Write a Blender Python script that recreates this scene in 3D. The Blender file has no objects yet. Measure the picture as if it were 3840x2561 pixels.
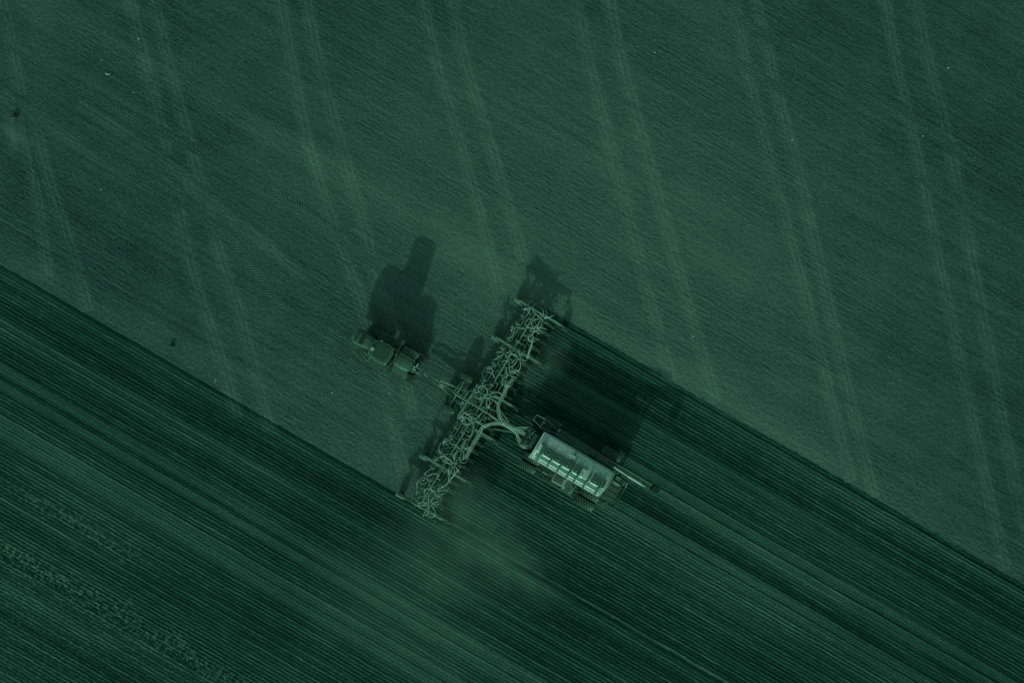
import bpy, bmesh, math, random
from mathutils import Vector, Matrix, Quaternion
random.seed(11)
R = math.radians
C = bpy.context.scene
COL = C.collection

# ------------------------------------------------------------------ camera, sky, sun, exposure
S = 40.0          # photograph pixels per metre on the ground
H = 70.0          # drone height, metres
cam_d = bpy.data.cameras.new('camera'); cam = bpy.data.objects.new('camera', cam_d); COL.objects.link(cam)
cam.location = (0, 0, H); cam.rotation_euler = (0, 0, 0)
cam_d.sensor_width = 36; cam_d.lens = 36 * H / (3840 / S); cam_d.clip_start = 1; cam_d.clip_end = 6000
C.camera = cam
C.view_settings.view_transform = 'Standard'; C.view_settings.look = 'None'
C.view_settings.exposure = 0.0; C.view_settings.gamma = 1.0
SUN_EL, SUN_AZ = R(19.0), R(199.5)        # azimuth clockwise from +Y
TINT = (0.38, 1.0, 0.70)                   # the photograph is graded to a single green; the light carries that grade
wld = bpy.data.worlds.new('World'); C.world = wld; wld.use_nodes = True
wn, wl = wld.node_tree.nodes, wld.node_tree.links
bg = wn['Background']
sky = wn.new('ShaderNodeTexSky'); sky.sky_type = 'NISHITA'; sky.sun_disc = False
sky.sun_elevation = SUN_EL; sky.sun_rotation = SUN_AZ; sky.altitude = 300; sky.dust_density = 2.0
bw = wn.new('ShaderNodeRGBToBW'); wl.new(sky.outputs[0], bw.inputs[0])
mx = wn.new('ShaderNodeMix'); mx.data_type = 'RGBA'; mx.blend_type = 'MULTIPLY'; mx.inputs[0].default_value = 1.0
wl.new(bw.outputs[0], mx.inputs[6]); mx.inputs[7].default_value = (0.24, 1.0, 0.69, 1)
wl.new(mx.outputs[2], bg.inputs[0]); bg.inputs[1].default_value = 0.15
sd = bpy.data.lights.new('sun', 'SUN'); sun = bpy.data.objects.new('sun', sd); COL.objects.link(sun)
sd.energy = 2.0; sd.angle = R(0.6); sd.color = TINT
ldir = Vector((-math.sin(SUN_AZ) * math.cos(SUN_EL), -math.cos(SUN_AZ) * math.cos(SUN_EL), -math.sin(SUN_EL)))
sun.rotation_euler = ldir.to_track_quat('-Z', 'Y').to_euler(); sun.location = (0, 0, 40)

# ------------------------------------------------------------------ coordinates
def W(px, py, z=0.0):                       # photograph pixel at height z -> world point
    k = (1 - z / H) / S
    return Vector(((px - 1920) * k, (1280.5 - py) * k, z))
CA, SA = math.cos(R(30)), math.sin(R(30))
def BT(b, t, z=0.0):                        # b metres back along the rows, t across them
    return Vector((b * CA + t * SA, -b * SA + t * CA, z))

# ------------------------------------------------------------------ node helper
class NT:
    def __init__(s, tree): s.t = tree; s.n = tree.nodes; s.l = tree.links
    def lk(s, v, sock):
        if v is None: return
        if hasattr(v, 'is_linked'): s.l.new(v, sock)
        else:
            try: sock.default_value = v
            except Exception: sock.default_value = (v[0], v[1], v[2], 1)
    def m(s, op, a, b=None, c=None, clamp=False):
        n = s.n.new('ShaderNodeMath'); n.operation = op; n.use_clamp = clamp
        for i, v in enumerate((a, b, c)): s.lk(v, n.inputs[i])
        return n.outputs[0]
    def add(s, *a):
        r = a[0]
        for v in a[1:]: r = s.m('ADD', r, v)
        return r
    def mul(s, *a):
        r = a[0]
        for v in a[1:]: r = s.m('MULTIPLY', r, v)
        return r
    def sub(s, a, b): return s.m('SUBTRACT', a, b)
    def noise(s, vec, scale, detail=2, rough=0.5, dim='3D', w=None):
        n = s.n.new('ShaderNodeTexNoise'); n.noise_dimensions = dim
        if vec is not None: s.l.new(vec, n.inputs['Vector'])
        if w is not None: s.lk(w, n.inputs['W'])
        n.inputs['Scale'].default_value = scale; n.inputs['Detail'].default_value = detail; n.inputs['Roughness'].default_value = rough
        return n.outputs[0]
    def ramp(s, v, a, b, lo=0.0, hi=1.0, smooth=True):
        n = s.n.new('ShaderNodeMapRange'); n.interpolation_type = 'SMOOTHSTEP' if smooth else 'LINEAR'
        s.lk(v, n.inputs[0])
        for i, q in enumerate((a, b, lo, hi)): s.lk(q, n.inputs[i + 1])
        return n.outputs[0]
    def mapv(s, vec, scale=(1, 1, 1), rot=(0, 0, 0), loc=(0, 0, 0)):
        n = s.n.new('ShaderNodeMapping'); s.l.new(vec, n.inputs[0])
        n.inputs['Location'].default_value = loc; n.inputs['Rotation'].default_value = rot; n.inputs['Scale'].default_value = scale
        return n.outputs[0]
    def mixf(s, f, a, b):
        n = s.n.new('ShaderNodeMix'); n.data_type = 'FLOAT'
        s.lk(f, n.inputs[0]); s.lk(a, n.inputs[2]); s.lk(b, n.inputs[3]); return n.outputs[0]
    def mixc(s, f, a, b):
        n = s.n.new('ShaderNodeMix'); n.data_type = 'RGBA'
        s.lk(f, n.inputs[0]); s.lk(a, n.inputs[6]); s.lk(b, n.inputs[7]); return n.outputs[2]
    def gauss(s, x, c, w):                   # soft stripe of half width w round x = c
        d = s.m('DIVIDE', s.sub(x, c), w)
        return s.m('POWER', 2.718, s.m('MULTIPLY', s.mul(d, d), -1.0))

# ------------------------------------------------------------------ soil: one node group shared by field and tyre tracks
def soil_group():
    g = bpy.data.node_groups.new('soil', 'ShaderNodeTree')
    g.interface.new_socket('Track', in_out='INPUT', socket_type='NodeSocketFloat')
    g.interface.new_socket('Color', in_out='OUTPUT', socket_type='NodeSocketColor')
    g.interface.new_socket('Height', in_out='OUTPUT', socket_type='NodeSocketFloat')
    N = NT(g); gi = g.nodes.new('NodeGroupInput'); go = g.nodes.new('NodeGroupOutput')
    track = gi.outputs[0]
    pos = g.nodes.new('ShaderNodeNewGeometry').outputs['Position']
    rot = N.mapv(pos, rot=(0, 0, R(30)))
    sp = g.nodes.new('ShaderNodeSeparateXYZ'); g.links.new(rot, sp.inputs[0])
    b, t = sp.outputs[0], sp.outputs[1]
    flat = N.mapv(rot, scale=(1, 1, 0))
    big = N.noise(flat, 0.045, 2); mid = N.noise(flat, 0.35, 3); fine = N.noise(flat, 6.0, 4, 0.6); cl = N.noise(flat, 2.6, 4, 0.62)
    # --- which zone
    jit = N.add(N.mul(N.sub(N.noise(flat, 1.6, 4, .65), 0.5), 0.34), N.mul(N.sub(N.noise(flat, .08, 1), .5), .35))
    tj = N.add(t, jit)
    old = N.ramp(tj, -17.62, -17.72); strip = N.mul(N.ramp(tj, 4.30, 4.20), N.ramp(N.add(b, N.mul(jit, 5.0)), 0.4, 1.2))
    seeded = N.m('MAXIMUM', old, strip)
    # --- seeded rows
    streak = N.noise(N.mapv(rot, scale=(0.25, 3.2, 0)), 1.0, 4, 0.6)
    streak2 = N.noise(N.mapv(rot, scale=(1.2, 9.0, 0)), 1.0, 3, 0.6)
    rough_zone = N.m('MULTIPLY', N.ramp(N.add(t, N.mul(N.sub(mid, 0.5), 7.0)), -38.8, -41.5), 1.0)
    res1 = N.mul(N.gauss(N.add(t, N.mul(N.sub(mid, .5), 2.0)), -35.2, 0.8), N.ramp(big, .4, .55))
    wob = N.add(N.mul(N.sub(N.noise(flat, 0.22, 2), 0.5), 0.22), N.mul(N.sub(N.noise(flat, 2.2, 3), 0.5), N.add(0.13, N.mul(rough_zone, 0.12))))
    ph = N.m('DIVIDE', N.add(t, wob), 0.336)
    row_id = N.m('FLOOR', ph)
    wnz = g.nodes.new('ShaderNodeTexWhiteNoise'); wnz.noise_dimensions = '1D'; g.links.new(row_id, wnz.inputs['W'])
    rr = wnz.outputs['Value']
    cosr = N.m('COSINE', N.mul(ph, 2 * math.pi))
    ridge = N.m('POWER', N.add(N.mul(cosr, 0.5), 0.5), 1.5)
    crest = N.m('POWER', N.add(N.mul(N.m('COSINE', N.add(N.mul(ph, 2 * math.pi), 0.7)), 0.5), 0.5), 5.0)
    amp = N.mul(N.add(0.30, N.mul(rr, 0.95)), N.ramp(streak, 0.30, 0.65, 0.30, 1.25), N.sub(1.0, N.mul(track, 0.75)))
    # smooth stripes behind the gauge wheels, repeated for the earlier pass
    st = None
    for c0 in (-0.4, -13.3, -22.2, -35.0, 3.3):
        gq = N.gauss(N.add(t, N.mul(wob, .5)), c0, 0.30); st = gq if st is None else N.m('MAXIMUM', st, gq)
    tread = None
    for c0 in (-4.95, -8.7, -26.9, -30.9): 
        gq = N.gauss(t, c0, 1.05); tread = gq if tread is None else N.m('MAXIMUM', tread, gq)
    h_seed = N.add(N.mul(ridge, amp, 0.046), N.mul(N.sub(fine, .5), N.add(0.044, N.mul(rough_zone, .02))), N.mul(N.sub(cl, .5), N.add(0.048, N.mul(rough_zone, .03))))
    h_seed = N.add(h_seed, N.mul(N.gauss(N.add(t, wob), -17.75, .10), -0.09), N.mul(N.gauss(N.add(t, wob), 4.0, .12), -0.07))
    bandn = N.noise(N.mapv(rot, scale=(.012, .36, 0)), 1.0, 4, 0.65)
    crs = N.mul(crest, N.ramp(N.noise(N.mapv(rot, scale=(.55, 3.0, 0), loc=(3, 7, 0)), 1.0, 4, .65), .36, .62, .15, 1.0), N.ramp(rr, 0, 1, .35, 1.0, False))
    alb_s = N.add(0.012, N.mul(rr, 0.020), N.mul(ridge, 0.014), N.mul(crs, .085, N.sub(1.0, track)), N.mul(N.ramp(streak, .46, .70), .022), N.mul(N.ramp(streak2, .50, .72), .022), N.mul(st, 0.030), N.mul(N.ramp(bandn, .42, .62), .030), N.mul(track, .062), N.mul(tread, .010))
    alb_s = N.add(alb_s, N.mul(rough_zone, N.ramp(cl, .48, .66), .035), N.mul(N.gauss(N.add(t, N.mul(N.sub(mid, .5), 2.5)), -40.6, 1.0), N.ramp(cl, .44, .60), .10), N.mul(res1, N.ramp(cl, .46, .6), .08), N.mul(N.ramp(N.noise(flat, 8.0, 3, .65), .60, .74), .085), N.mul(N.ramp(N.noise(flat, 1.1, 4, .7), .52, .72), .022))
    alb_s = N.mul(alb_s, N.ramp(big, .3, .7, .70, .98))
    # --- cultivated ground not yet seeded
    rowm = N.ramp(N.noise(N.mapv(rot, scale=(.05, .12, 0), loc=(9, 4, 0)), 1.0, 2), .44, .60)
    wob2 = N.add(N.mul(N.sub(N.noise(flat, 0.9, 3), 0.5), 0.35), N.mul(b, 0.035))
    ph2 = N.m('COSINE', N.mul(N.add(t, wob2), 2 * math.pi / 0.42))
    st_a = N.noise(N.mapv(rot, scale=(0.9, 4.2, 0)), 1.0, 4, 0.62)
    st_b = N.noise(N.mapv(rot, rot=(0, 0, R(-8)), scale=(0.06, 1.1, 0)), 1.0, 3, 0.6)
    st_c = N.noise(N.mapv(rot, rot=(0, 0, R(-3)), scale=(0.035, 2.4, 0), loc=(2, 5, 0)), 1.0, 2, 0.6)
    smooth_k = N.sub(1.0, N.mul(track, 0.55))
    h_un = N.mul(N.add(N.mul(N.sub(fine, .5), 0.062), N.mul(N.sub(cl, .5), 0.105), N.mul(N.sub(st_a, .5), N.add(.035, N.mul(rowm, .07))), N.mul(ph2, rowm, 0.0055)), smooth_k)
    alb_u = N.add(0.082, N.mul(N.sub(big, .5), .045), N.mul(N.sub(mid, .5), .04), N.mul(N.sub(st_b, .5), .055), N.mul(N.sub(st_c, .5), .060), N.mul(N.sub(fine, .5), .14), N.mul(N.sub(cl, .5), .07), N.mul(N.sub(st_a, .5), .05), N.mul(track, .044), N.mul(rowm, -.012), N.mul(N.ramp(N.noise(flat, 7.0, 3, .6), .66, .80), .05), N.mul(N.ramp(N.noise(flat, 4.5, 3, .6), .40, .28), -.045))
    # darker top left, paler middle
    spx = g.nodes.new('ShaderNodeSeparateXYZ'); g.links.new(pos, spx.inputs[0])
    pale_mid = N.m('MULTIPLY', N.gauss(spx.outputs[0], 9.0, 30.0), N.gauss(spx.outputs[1], 5.0, 26.0))
    alb_u = N.add(alb_u, N.mul(pale_mid, .052))
    edge = N.mul(N.gauss(t, 5.2, 1.4), .022)
    alb_u = N.add(alb_u, edge, N.mul(N.gauss(t, -16.6, 1.6), .015))
    alb = N.mixf(seeded, alb_u, alb_s); hgt = N.mixf(seeded, h_un, h_seed)
    alb = N.m('MAXIMUM', alb, 0.018)
    cc = g.nodes.new('ShaderNodeCombineColor')
    g.links.new(N.mul(alb, N.mixf(seeded, N.ramp(alb, .05, .15, .84, 1.20, False), N.ramp(alb, .025, .15, .42, 1.10, False))), cc.inputs[0]); g.links.new(alb, cc.inputs[1]); g.links.new(N.mul(alb, N.mixf(seeded, 1.02, N.ramp(alb, .025, .15, .88, 1.0, False))), cc.inputs[2])
    g.links.new(cc.outputs[0], go.inputs[0]); g.links.new(hgt, go.inputs[1])
    return g
SOIL = soil_group()

def soil_mat(name, kind=None):
    m = bpy.data.materials.new(name); m.use_nodes = True; N = NT(m.node_tree)
    p = N.n['Principled BSDF']; p.inputs['Roughness'].default_value = 0.95; p.inputs['Specular IOR Level'].default_value = 0.12
    g = N.n.new('ShaderNodeGroup'); g.node_tree = SOIL; g.inputs[0].default_value = 0
    hgt = g.outputs[1]
    if kind:
        uv = N.n.new('ShaderNodeUVMap').outputs[0]
        sp = N.n.new('ShaderNodeSeparateXYZ'); N.l.new(uv, sp.inputs[0]); u, v = sp.outputs[0], sp.outputs[1]
        geo = N.n.new('ShaderNodeNewGeometry').outputs['Position']
        nz = N.noise(N.mapv(geo, scale=(1, 1, 0)), 1.3, 3, .6); nl = N.noise(N.mapv(geo, scale=(1, 1, 0)), .22, 2)
        av = N.m('ABSOLUTE', N.add(v, N.mul(N.sub(nz, .5), .38)))
        if kind == 'band':
            mask = N.mul(N.ramp(av, .88, .35), N.add(.66, N.mul(N.m('COSINE', N.mul(N.add(v, N.mul(nz, .3)), 13.0)), .34)), N.ramp(nl, .34, .60, .6, 1.0), N.ramp(N.noise(N.mapv(uv, scale=(.8, 3, 0)), 1.0, 3, .6), .3, .6, .5, 1.0), N.ramp(N.m('ABSOLUTE', v), 1.0, .85))
            N.l.new(mask, g.inputs[0])
        else:
            k0, pitch, depth, pale = kind; edge_k = .45 if k0 == 'new' else .06
            av0 = N.m('ABSOLUTE', N.add(v, N.mul(N.sub(nz, .5), .22)))
            mask = N.mul(N.ramp(av0, .98, .74), N.ramp(nl, .30, .52, .45 if k0 == 'old' else .8, 1.0))
            arg = N.add(N.m('DIVIDE', u, pitch), N.mul(N.m('ABSOLUTE', v), 1.15), N.mul(N.sub(nz, .5), .7))
            lug = N.m('POWER', N.add(N.mul(N.m('SINE', N.mul(arg, 2 * math.pi)), .5), .5), 1.5)
            lug = N.mul(lug, N.ramp(N.m('ABSOLUTE', v), .02, .12), N.ramp(nz, .30, .50, .4, 1.0))
            N.l.new(N.mul(mask, pale), g.inputs[0])
            hgt = N.add(hgt, N.mul(mask, N.sub(lug, .45), depth))
            hgt = N.add(hgt, N.mul(N.gauss(N.m('ABSOLUTE', v), .86, .08), depth * edge_k))
    bp = N.n.new('ShaderNodeBump'); bp.inputs['Strength'].default_value = 1.0; bp.inputs['Distance'].default_value = 1.0
    N.l.new(hgt, bp.inputs['Height']); N.l.new(bp.outputs[0], p.inputs['Normal']); N.l.new(g.outputs[0], p.inputs['Base Color'])
    return m
M_FIELD = soil_mat('field_soil'); M_BAND = soil_mat('pale_band_soil', 'band')
M_LUG_OLD = soil_mat('old_track_soil', ('old', .29, .066, .30)); M_LUG = soil_mat('fresh_track_soil', ('new', .29, .046, .70))
M_BELT = soil_mat('belt_track_soil', ('belt', .24, .062, .15))

# ------------------------------------------------------------------ object materials
def mat(name, col, rough=.6, metal=0, dirt=.25, dcol=(.13, .12, .11), scale=3.0, bump=0.0, spec=.4):
    m = bpy.data.materials.new(name); m.use_nodes = True; N = NT(m.node_tree)
    p = N.n['Principled BSDF']; p.inputs['Roughness'].default_value = rough; p.inputs['Metallic'].default_value = metal
    p.inputs['Specular IOR Level'].default_value = spec
    tc = N.n.new('ShaderNodeTexCoord').outputs['Object']
    n1 = N.noise(tc, scale, 4, .62); n2 = N.noise(tc, scale * 6, 3, .6)
    f = N.mul(N.ramp(N.add(N.mul(n1, .7), N.mul(n2, .3)), .40, .66), dirt)
    N.l.new(N.mixc(f, (*col, 1), (*dcol, 1)), p.inputs['Base Color'])
    N.l.new(N.ramp(n1, .3, .7, rough * .85, min(1, rough * 1.2)), p.inputs['Roughness'])
    if bump:
        bp = N.n.new('ShaderNodeBump'); bp.inputs['Distance'].default_value = bump; N.l.new(n2, bp.inputs['Height']); N.l.new(bp.outputs[0], p.inputs['Normal'])
    return m
M = dict(
    body=mat('green_paint', (.088, .09, .086), .55, dirt=.35), roof=mat('cab_roof_paint', (.062, .066, .062), .65, dirt=.3),
    fender=mat('fender_plastic', (.075, .072, .072), .6, dirt=.5), lug=mat('worn_lug', (.20, .185, .18), .85, dirt=.6, dcol=(.12, .11, .11), scale=5), belt=mat('belt_rubber', (.035, .034, .034), .85, dirt=.5, dcol=(.09, .085, .08)), rubber=mat('tyre_rubber', (.035, .033, .033), .85, dirt=.6, dcol=(.08, .075, .07), scale=5, bump=.01),
    dark=mat('dark_steel', (.04, .04, .04), .55, dirt=.5), glass=mat('tinted_glass', (.02, .02, .02), .08, dirt=.15, spec=.6),
    grille=mat('grille_mesh', (.012, .012, .012), .6, dirt=.3, scale=30), white=mat('white_paint', (.54, .35, .39), .4, dirt=.15, dcol=(.35, .34, .33)),
    frame=mat('frame_paint', (.27, .24, .24), .5, dirt=.5), frame2=mat('frame_steel', (.21, .19, .19), .55, dirt=.5),
    hose=mat('pale_hose', (.80, .58, .62), .5, dirt=.25, dcol=(.3, .3, .3)), hosed=mat('black_hose', (.07, .07, .07), .5),
    tank=mat('tank_paint', (.72, .46, .52), .42, dirt=.2, dcol=(.36, .35, .34), scale=1.2), dusty=mat('dusty_tank_paint', (.50, .37, .40), .65, dirt=.5, dcol=(.22, .21, .2), scale=2.0),
    lid=mat('lid_plastic', (.06, .06, .06), .5, dirt=.3), steel=mat('bright_steel', (.45, .45, .45), .35, dirt=.3), rim=mat('rim_paint', (.42, .42, .42), .4, dirt=.3),
    deck=mat('deck_grating', (.085, .08, .08), .6, dirt=.5, scale=8, bump=.02), stone=mat('pale_stone', (.75, .74, .72), .8, dirt=.2), clod=mat('dark_clod', (.03, .03, .03), .9, dirt=.3, bump=.02),
    canvas=mat('spout_canvas', (.018, .018, .018), .8, dirt=.3), fender2=mat('rib_lit_fender_paint', (.13, .12, .12), .6), rimd=mat('wheel_hub_paint', (.10, .10, .10), .5, dirt=.4))

# ------------------------------------------------------------------ mesh building
class MB:
    def __init__(s): s.v = []; s.f = []
    def addm(s, vs, fs):
        o = len(s.v); s.v += [Vector(v) for v in vs]; s.f += [tuple(o + i for i in f) for f in fs]; return s
    def prism(s, poly, axis, d0, d1):        # poly: 2-D outline, extruded along axis 'x','y' or 'z'
        def P(p, d): return {'z': (p[0], p[1], d), 'y': (p[0], d, p[1]), 'x': (d, p[0], p[1])}[axis]
        n = len(poly); vs = [P(p, d0) for p in poly] + [P(p, d1) for p in poly]
        fs = [tuple(range(n)), tuple(range(2 * n - 1, n - 1, -1))] + [(i, (i + 1) % n, n + (i + 1) % n, n + i) for i in range(n)]
        return s.addm(vs, fs)
    def box(s, c, d, rz=0, bev=0.0):
        x, y, z = d[0] / 2, d[1] / 2, d[2] / 2; b = min(bev, x * .9, y * .9)
        pl = [(-x, -y), (x, -y), (x, y), (-x, y)] if not b else [(-x + b, -y), (x - b, -y), (x, -y + b), (x, y - b), (x - b, y), (-x + b, y), (-x, y - b), (-x, -y + b)]
        cr, sr = math.cos(rz), math.sin(rz)
        pl = [(c[0] + p[0] * cr - p[1] * sr, c[1] + p[0] * sr + p[1] * cr) for p in pl]
        if b:
            k = b * .6; cx, cy = c[0], c[1]
            top = [(cx + (p[0] - cx) * (1 - k / max(x, y)), cy + (p[1] - cy) * (1 - k / max(x, y))) for p in pl]; n = 8
            vs = [(*p, c[2] - z) for p in pl] + [(*p, c[2] + z - k) for p in pl] + [(*p, c[2] + z) for p in top]
            fs = [tuple(range(n - 1, -1, -1))] + [(i, (i + 1) % n, n + (i + 1) % n, n + i) for i in range(n)] + [(n + i, n + (i + 1) % n, 2 * n + (i + 1) % n, 2 * n + i) for i in range(n)] + [tuple(range(2 * n, 3 * n))]
            return s.addm(vs, fs)
        return s.prism(pl, 'z', c[2] - z, c[2] + z)
    def frame(s, a, b):
        a, b = Vector(a), Vector(b); d = (b - a).normalized()
        up = Vector((0, 0, 1)) if abs(d.z) < .95 else Vector((1, 0, 0))
        x = d.cross(up).normalized(); y = x.cross(d).normalized(); return a, b, x, y
    def beam(s, a, b, w, h=None):
        h = h or w; a, b, x, y = s.frame(a, b); q = [(-1, -1), (1, -1), (1, 1), (-1, 1)]
        vs = [a + x * i * w / 2 + y * j * h / 2 for i, j in q] + [b + x * i * w / 2 + y * j * h / 2 for i, j in q]
        return s.addm(vs, [(3, 2, 1, 0), (4, 5, 6, 7)] + [(i, (i + 1) % 4, 4 + (i + 1) % 4, 4 + i) for i in range(4)])
    def cyl(s, a, b, r, r2=None, n=10):
        r2 = r if r2 is None else r2; a, b, x, y = s.frame(a, b)
        vs = []
        for p, q in ((a, r), (b, r2)):
            vs += [p + (x * math.cos(2 * math.pi * i / n) + y * math.sin(2 * math.pi * i / n)) * q for i in range(n)]
        return s.addm(vs, [tuple(range(n - 1, -1, -1)), tuple(range(n, 2 * n))] + [(i, (i + 1) % n, n + (i + 1) % n, n + i) for i in range(n)])
    def tube(s, pts, r, n=6):
        pts = [Vector(p) for p in pts]; ring = []; last = None
        for i, p in enumerate(pts):
            d = (pts[min(i + 1, len(pts) - 1)] - pts[max(i - 1, 0)]).normalized()
            if last is None:
                up = Vector((0, 0, 1)) if abs(d.z) < .95 else Vector((1, 0, 0)); x = d.cross(up).normalized()
            else: x = (last - d * last.dot(d)).normalized()
            last = x; y = d.cross(x)
            ring += [p + (x * math.cos(2 * math.pi * k / n) + y * math.sin(2 * math.pi * k / n)) * r for k in range(n)]
        fs = [(i * n + k, i * n + (k + 1) % n, (i + 1) * n + (k + 1) % n, (i + 1) * n + k) for i in range(len(pts) - 1) for k in range(n)]
        fs += [tuple(range(n - 1, -1, -1)), tuple(range((len(pts) - 1) * n, len(pts) * n))]
        return s.addm(ring, fs)
    def loft(s, rings, caps=True):
        n = len(rings[0]); vs = [p for r in rings for p in r]
        fs = [(i * n + k, i * n + (k + 1) % n, (i + 1) * n + (k + 1) % n, (i + 1) * n + k) for i in range(len(rings) - 1) for k in range(n)]
        if caps: fs += [tuple(range(n - 1, -1, -1)), tuple(range((len(rings) - 1) * n, len(rings) * n))]
        return s.addm(vs, fs)
    def lathe_y(s, c, prof, n=28):            # prof: (radius, y) pairs, axle along y
        vs = []
        for r, y in prof:
            vs += [(c[0] + r * math.cos(2 * math.pi * i / n), c[1] + y, c[2] + r * math.sin(2 * math.pi * i / n)) for i in range(n)]
        fs = [(i * n + k, i * n + (k + 1) % n, (i + 1) * n + (k + 1) % n, (i + 1) * n + k) for i in range(len(prof) - 1) for k in range(n)]
        return s.addm(vs, fs)
    def mesh(s, name, m, smooth=False, bev=0):
        me = bpy.data.meshes.new(name); me.from_pydata([tuple(v) for v in s.v], [], s.f); me.update()
        bm = bmesh.new(); bm.from_mesh(me); bmesh.ops.recalc_face_normals(bm, faces=bm.faces)
        if bev: bmesh.ops.bevel(bm, geom=[e for e in bm.edges if e.calc_face_angle(0) > .6], offset=bev, segments=2, affect='EDGES')
        bm.to_mesh(me); bm.free()
        me.materials.append(M[m] if isinstance(m, str) else m)
        if getattr(s, 'nbase', 0):
            me.materials.append(M[getattr(s, 'lugm', 'lug')])
            for p in me.polygons[s.nbase:]: p.material_index = 1
        for p in me.polygons: p.use_smooth = smooth
        return me
    def build(s, name, m, parent=None, smooth=False, bev=0, label=None):
        o = bpy.data.objects.new(name, s.mesh(name, m, smooth, bev)); COL.objects.link(o)
        if parent: o.parent = parent
        if label: o['label'] = label
        return o
def inst(name, me, parent, loc=(0, 0, 0), rz=0):
    o = bpy.data.objects.new(name, me); COL.objects.link(o); o.parent = parent; o.location = loc; o.rotation_euler = (0, 0, rz); return o
def tag(o, label=None, cat=None, group=None, kind=None):
    for k, v in (('label', label), ('category', cat), ('group', group), ('kind', kind)):
        if v: o[k] = v
    return o
def root(name, loc, rz, label, cat, group=None):
    o = bpy.data.objects.new(name, None); COL.objects.link(o); o.location = loc; o.rotation_euler = (0, 0, rz); return tag(o, label, cat, group)
def spline(pts, k=8):                        # Catmull-Rom through pts
    pts = [Vector(p) for p in pts]; P = [pts[0]] + pts + [pts[-1]]; out = []
    for i in range(1, len(P) - 2):
        for j in range(k):
            u = j / k; a, b, c, d = P[i - 1], P[i], P[i + 1], P[i + 2]
            out.append(.5 * ((2 * b) + (c - a) * u + (2 * a - 5 * b + 4 * c - d) * u * u + (3 * b - a - 3 * c + d) * u ** 3))
    return out + [pts[-1]]

# ------------------------------------------------------------------ the field
me = bpy.data.meshes.new('field'); L_ = 2500
me.from_pydata([(-L_, -L_, 0), (L_, -L_, 0), (L_, L_, 0), (-L_, L_, 0)], [], [(0, 1, 2, 3)]); me.materials.append(M_FIELD)
fo = bpy.data.objects.new('field_ground', me); COL.objects.link(fo); tag(fo, kind='structure')

zlayer = [0.003]
def strip(name, pts, width, m, lift=None):
    P = spline([Vector(p) for p in pts], 10)
    if lift is None: zlayer[0] += 0.0004; z = zlayer[0]
    else: z = lift
    vs, uv, u = [], [], 0
    for i, p in enumerate(P):
        d = (P[min(i + 1, len(P) - 1)] - P[max(i - 1, 0)]); d.z = 0; d.normalize(); n = Vector((-d.y, d.x, 0))
        if i: u += (p - P[i - 1]).length
        vs += [(*(p - n * width / 2).xy, z), (*(p + n * width / 2).xy, z)]; uv += [(u, -1), (u, 1)]
    me = bpy.data.meshes.new(name); fs = [(2 * i, 2 * i + 2, 2 * i + 3, 2 * i + 1) for i in range(len(P) - 1)]
    me.from_pydata(vs, [], fs); ul = me.uv_layers.new(name='UVMap')
    for lp in me.loops: ul.data[lp.index].uv = uv[lp.vertex_index]
    me.materials.append(m); o = bpy.data.objects.new(name, me); COL.objects.link(o)
    return tag(o, kind='structure')
K = 3840 / 2351
def O(*pts): return [W(x * K, y * K) for x, y in pts]
bands = [[(-20, -60), (20, 60), (55, 260), (90, 480), (112, 640)], [(70, 240), (110, 400), (160, 560), (205, 715)],
         [(290, -40), (330, 130), (372, 300), (398, 420), (440, 620), (480, 740), (515, 850), (545, 960)], [(345, -40), (385, 130), (425, 290), (462, 430), (510, 600), (545, 700), (585, 850), (620, 990)],
         [(636, -40), (668, 130), (705, 320), (760, 500), (805, 630), (830, 690), (860, 800), (890, 920), (930, 1090)], [(695, -40), (735, 150), (780, 320), (830, 500), (862, 620), (925, 830), (950, 960)],
         [(965, -40), (985, 60), (1010, 180), (1060, 340), (1105, 500), (1150, 680)], [(1030, -40), (1070, 150), (1125, 330), (1165, 470), (1205, 600)],
         [(1318, -40), (1350, 130), (1400, 330), (1440, 480), (1490, 680), (1545, 880)], [(1392, -40), (1425, 130), (1465, 280), (1525, 500), (1580, 700), (1645, 925)],
         [(1680, -40), (1718, 170), (1765, 360), (1815, 550), (1865, 740), (1955, 1105)], [(1725, -40), (1752, 70), (1795, 250), (1840, 420), (1890, 640), (1940, 860), (2008, 1140)],
         [(2025, -40), (2060, 150), (2105, 350), (2160, 620), (2215, 880), (2310, 1310)], [(2095, -40), (2130, 130), (2185, 360), (2240, 640), (2290, 900), (2350, 1200), (2375, 1330)]]
for i, bd in enumerate(bands): strip('pale_wheel_band', O(*bd), 1.85 + .3 * random.random(), M_BAND)
for bd in ([(330, 330), (450, 440), (560, 520), (700, 640)], [(180, 240), (260, 290), (350, 350), (430, 410)], [(0, 215), (110, 285), (260, 380), (420, 470)]):
    strip('pale_wheel_band', O(*bd), 1.7, M_BAND)
for bd, w in (([(20, 100), (100, 150), (190, 208), (290, 262), (380, 308), (470, 352), (560, 402), (640, 448), (720, 500), (800, 560), (870, 612), (960, 662), (1040, 705), (1110, 752), (1200, 800)], .95),
              ([(60, 215), (150, 285), (260, 370), (400, 450), (540, 560), (640, 690), (740, 770), (830, 850), (900, 940), (950, 1020)], .9),
              ([(1400, -20), (1480, 28), (1560, 80), (1640, 120), (1700, 148), (1780, 198), (1850, 240), (1930, 292), (2000, 330), (2060, 368), (2130, 420), (2230, 485), (2400, 580)], .85),
              ([(1610, -20), (1680, 28), (1760, 80), (1840, 118), (1930, 168), (2010, 212), (2090, 268), (2170, 330), (2250, 380), (2400, 470)], .85)):
    strip('tyre_track', O(*bd), w, M_LUG_OLD)
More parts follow.
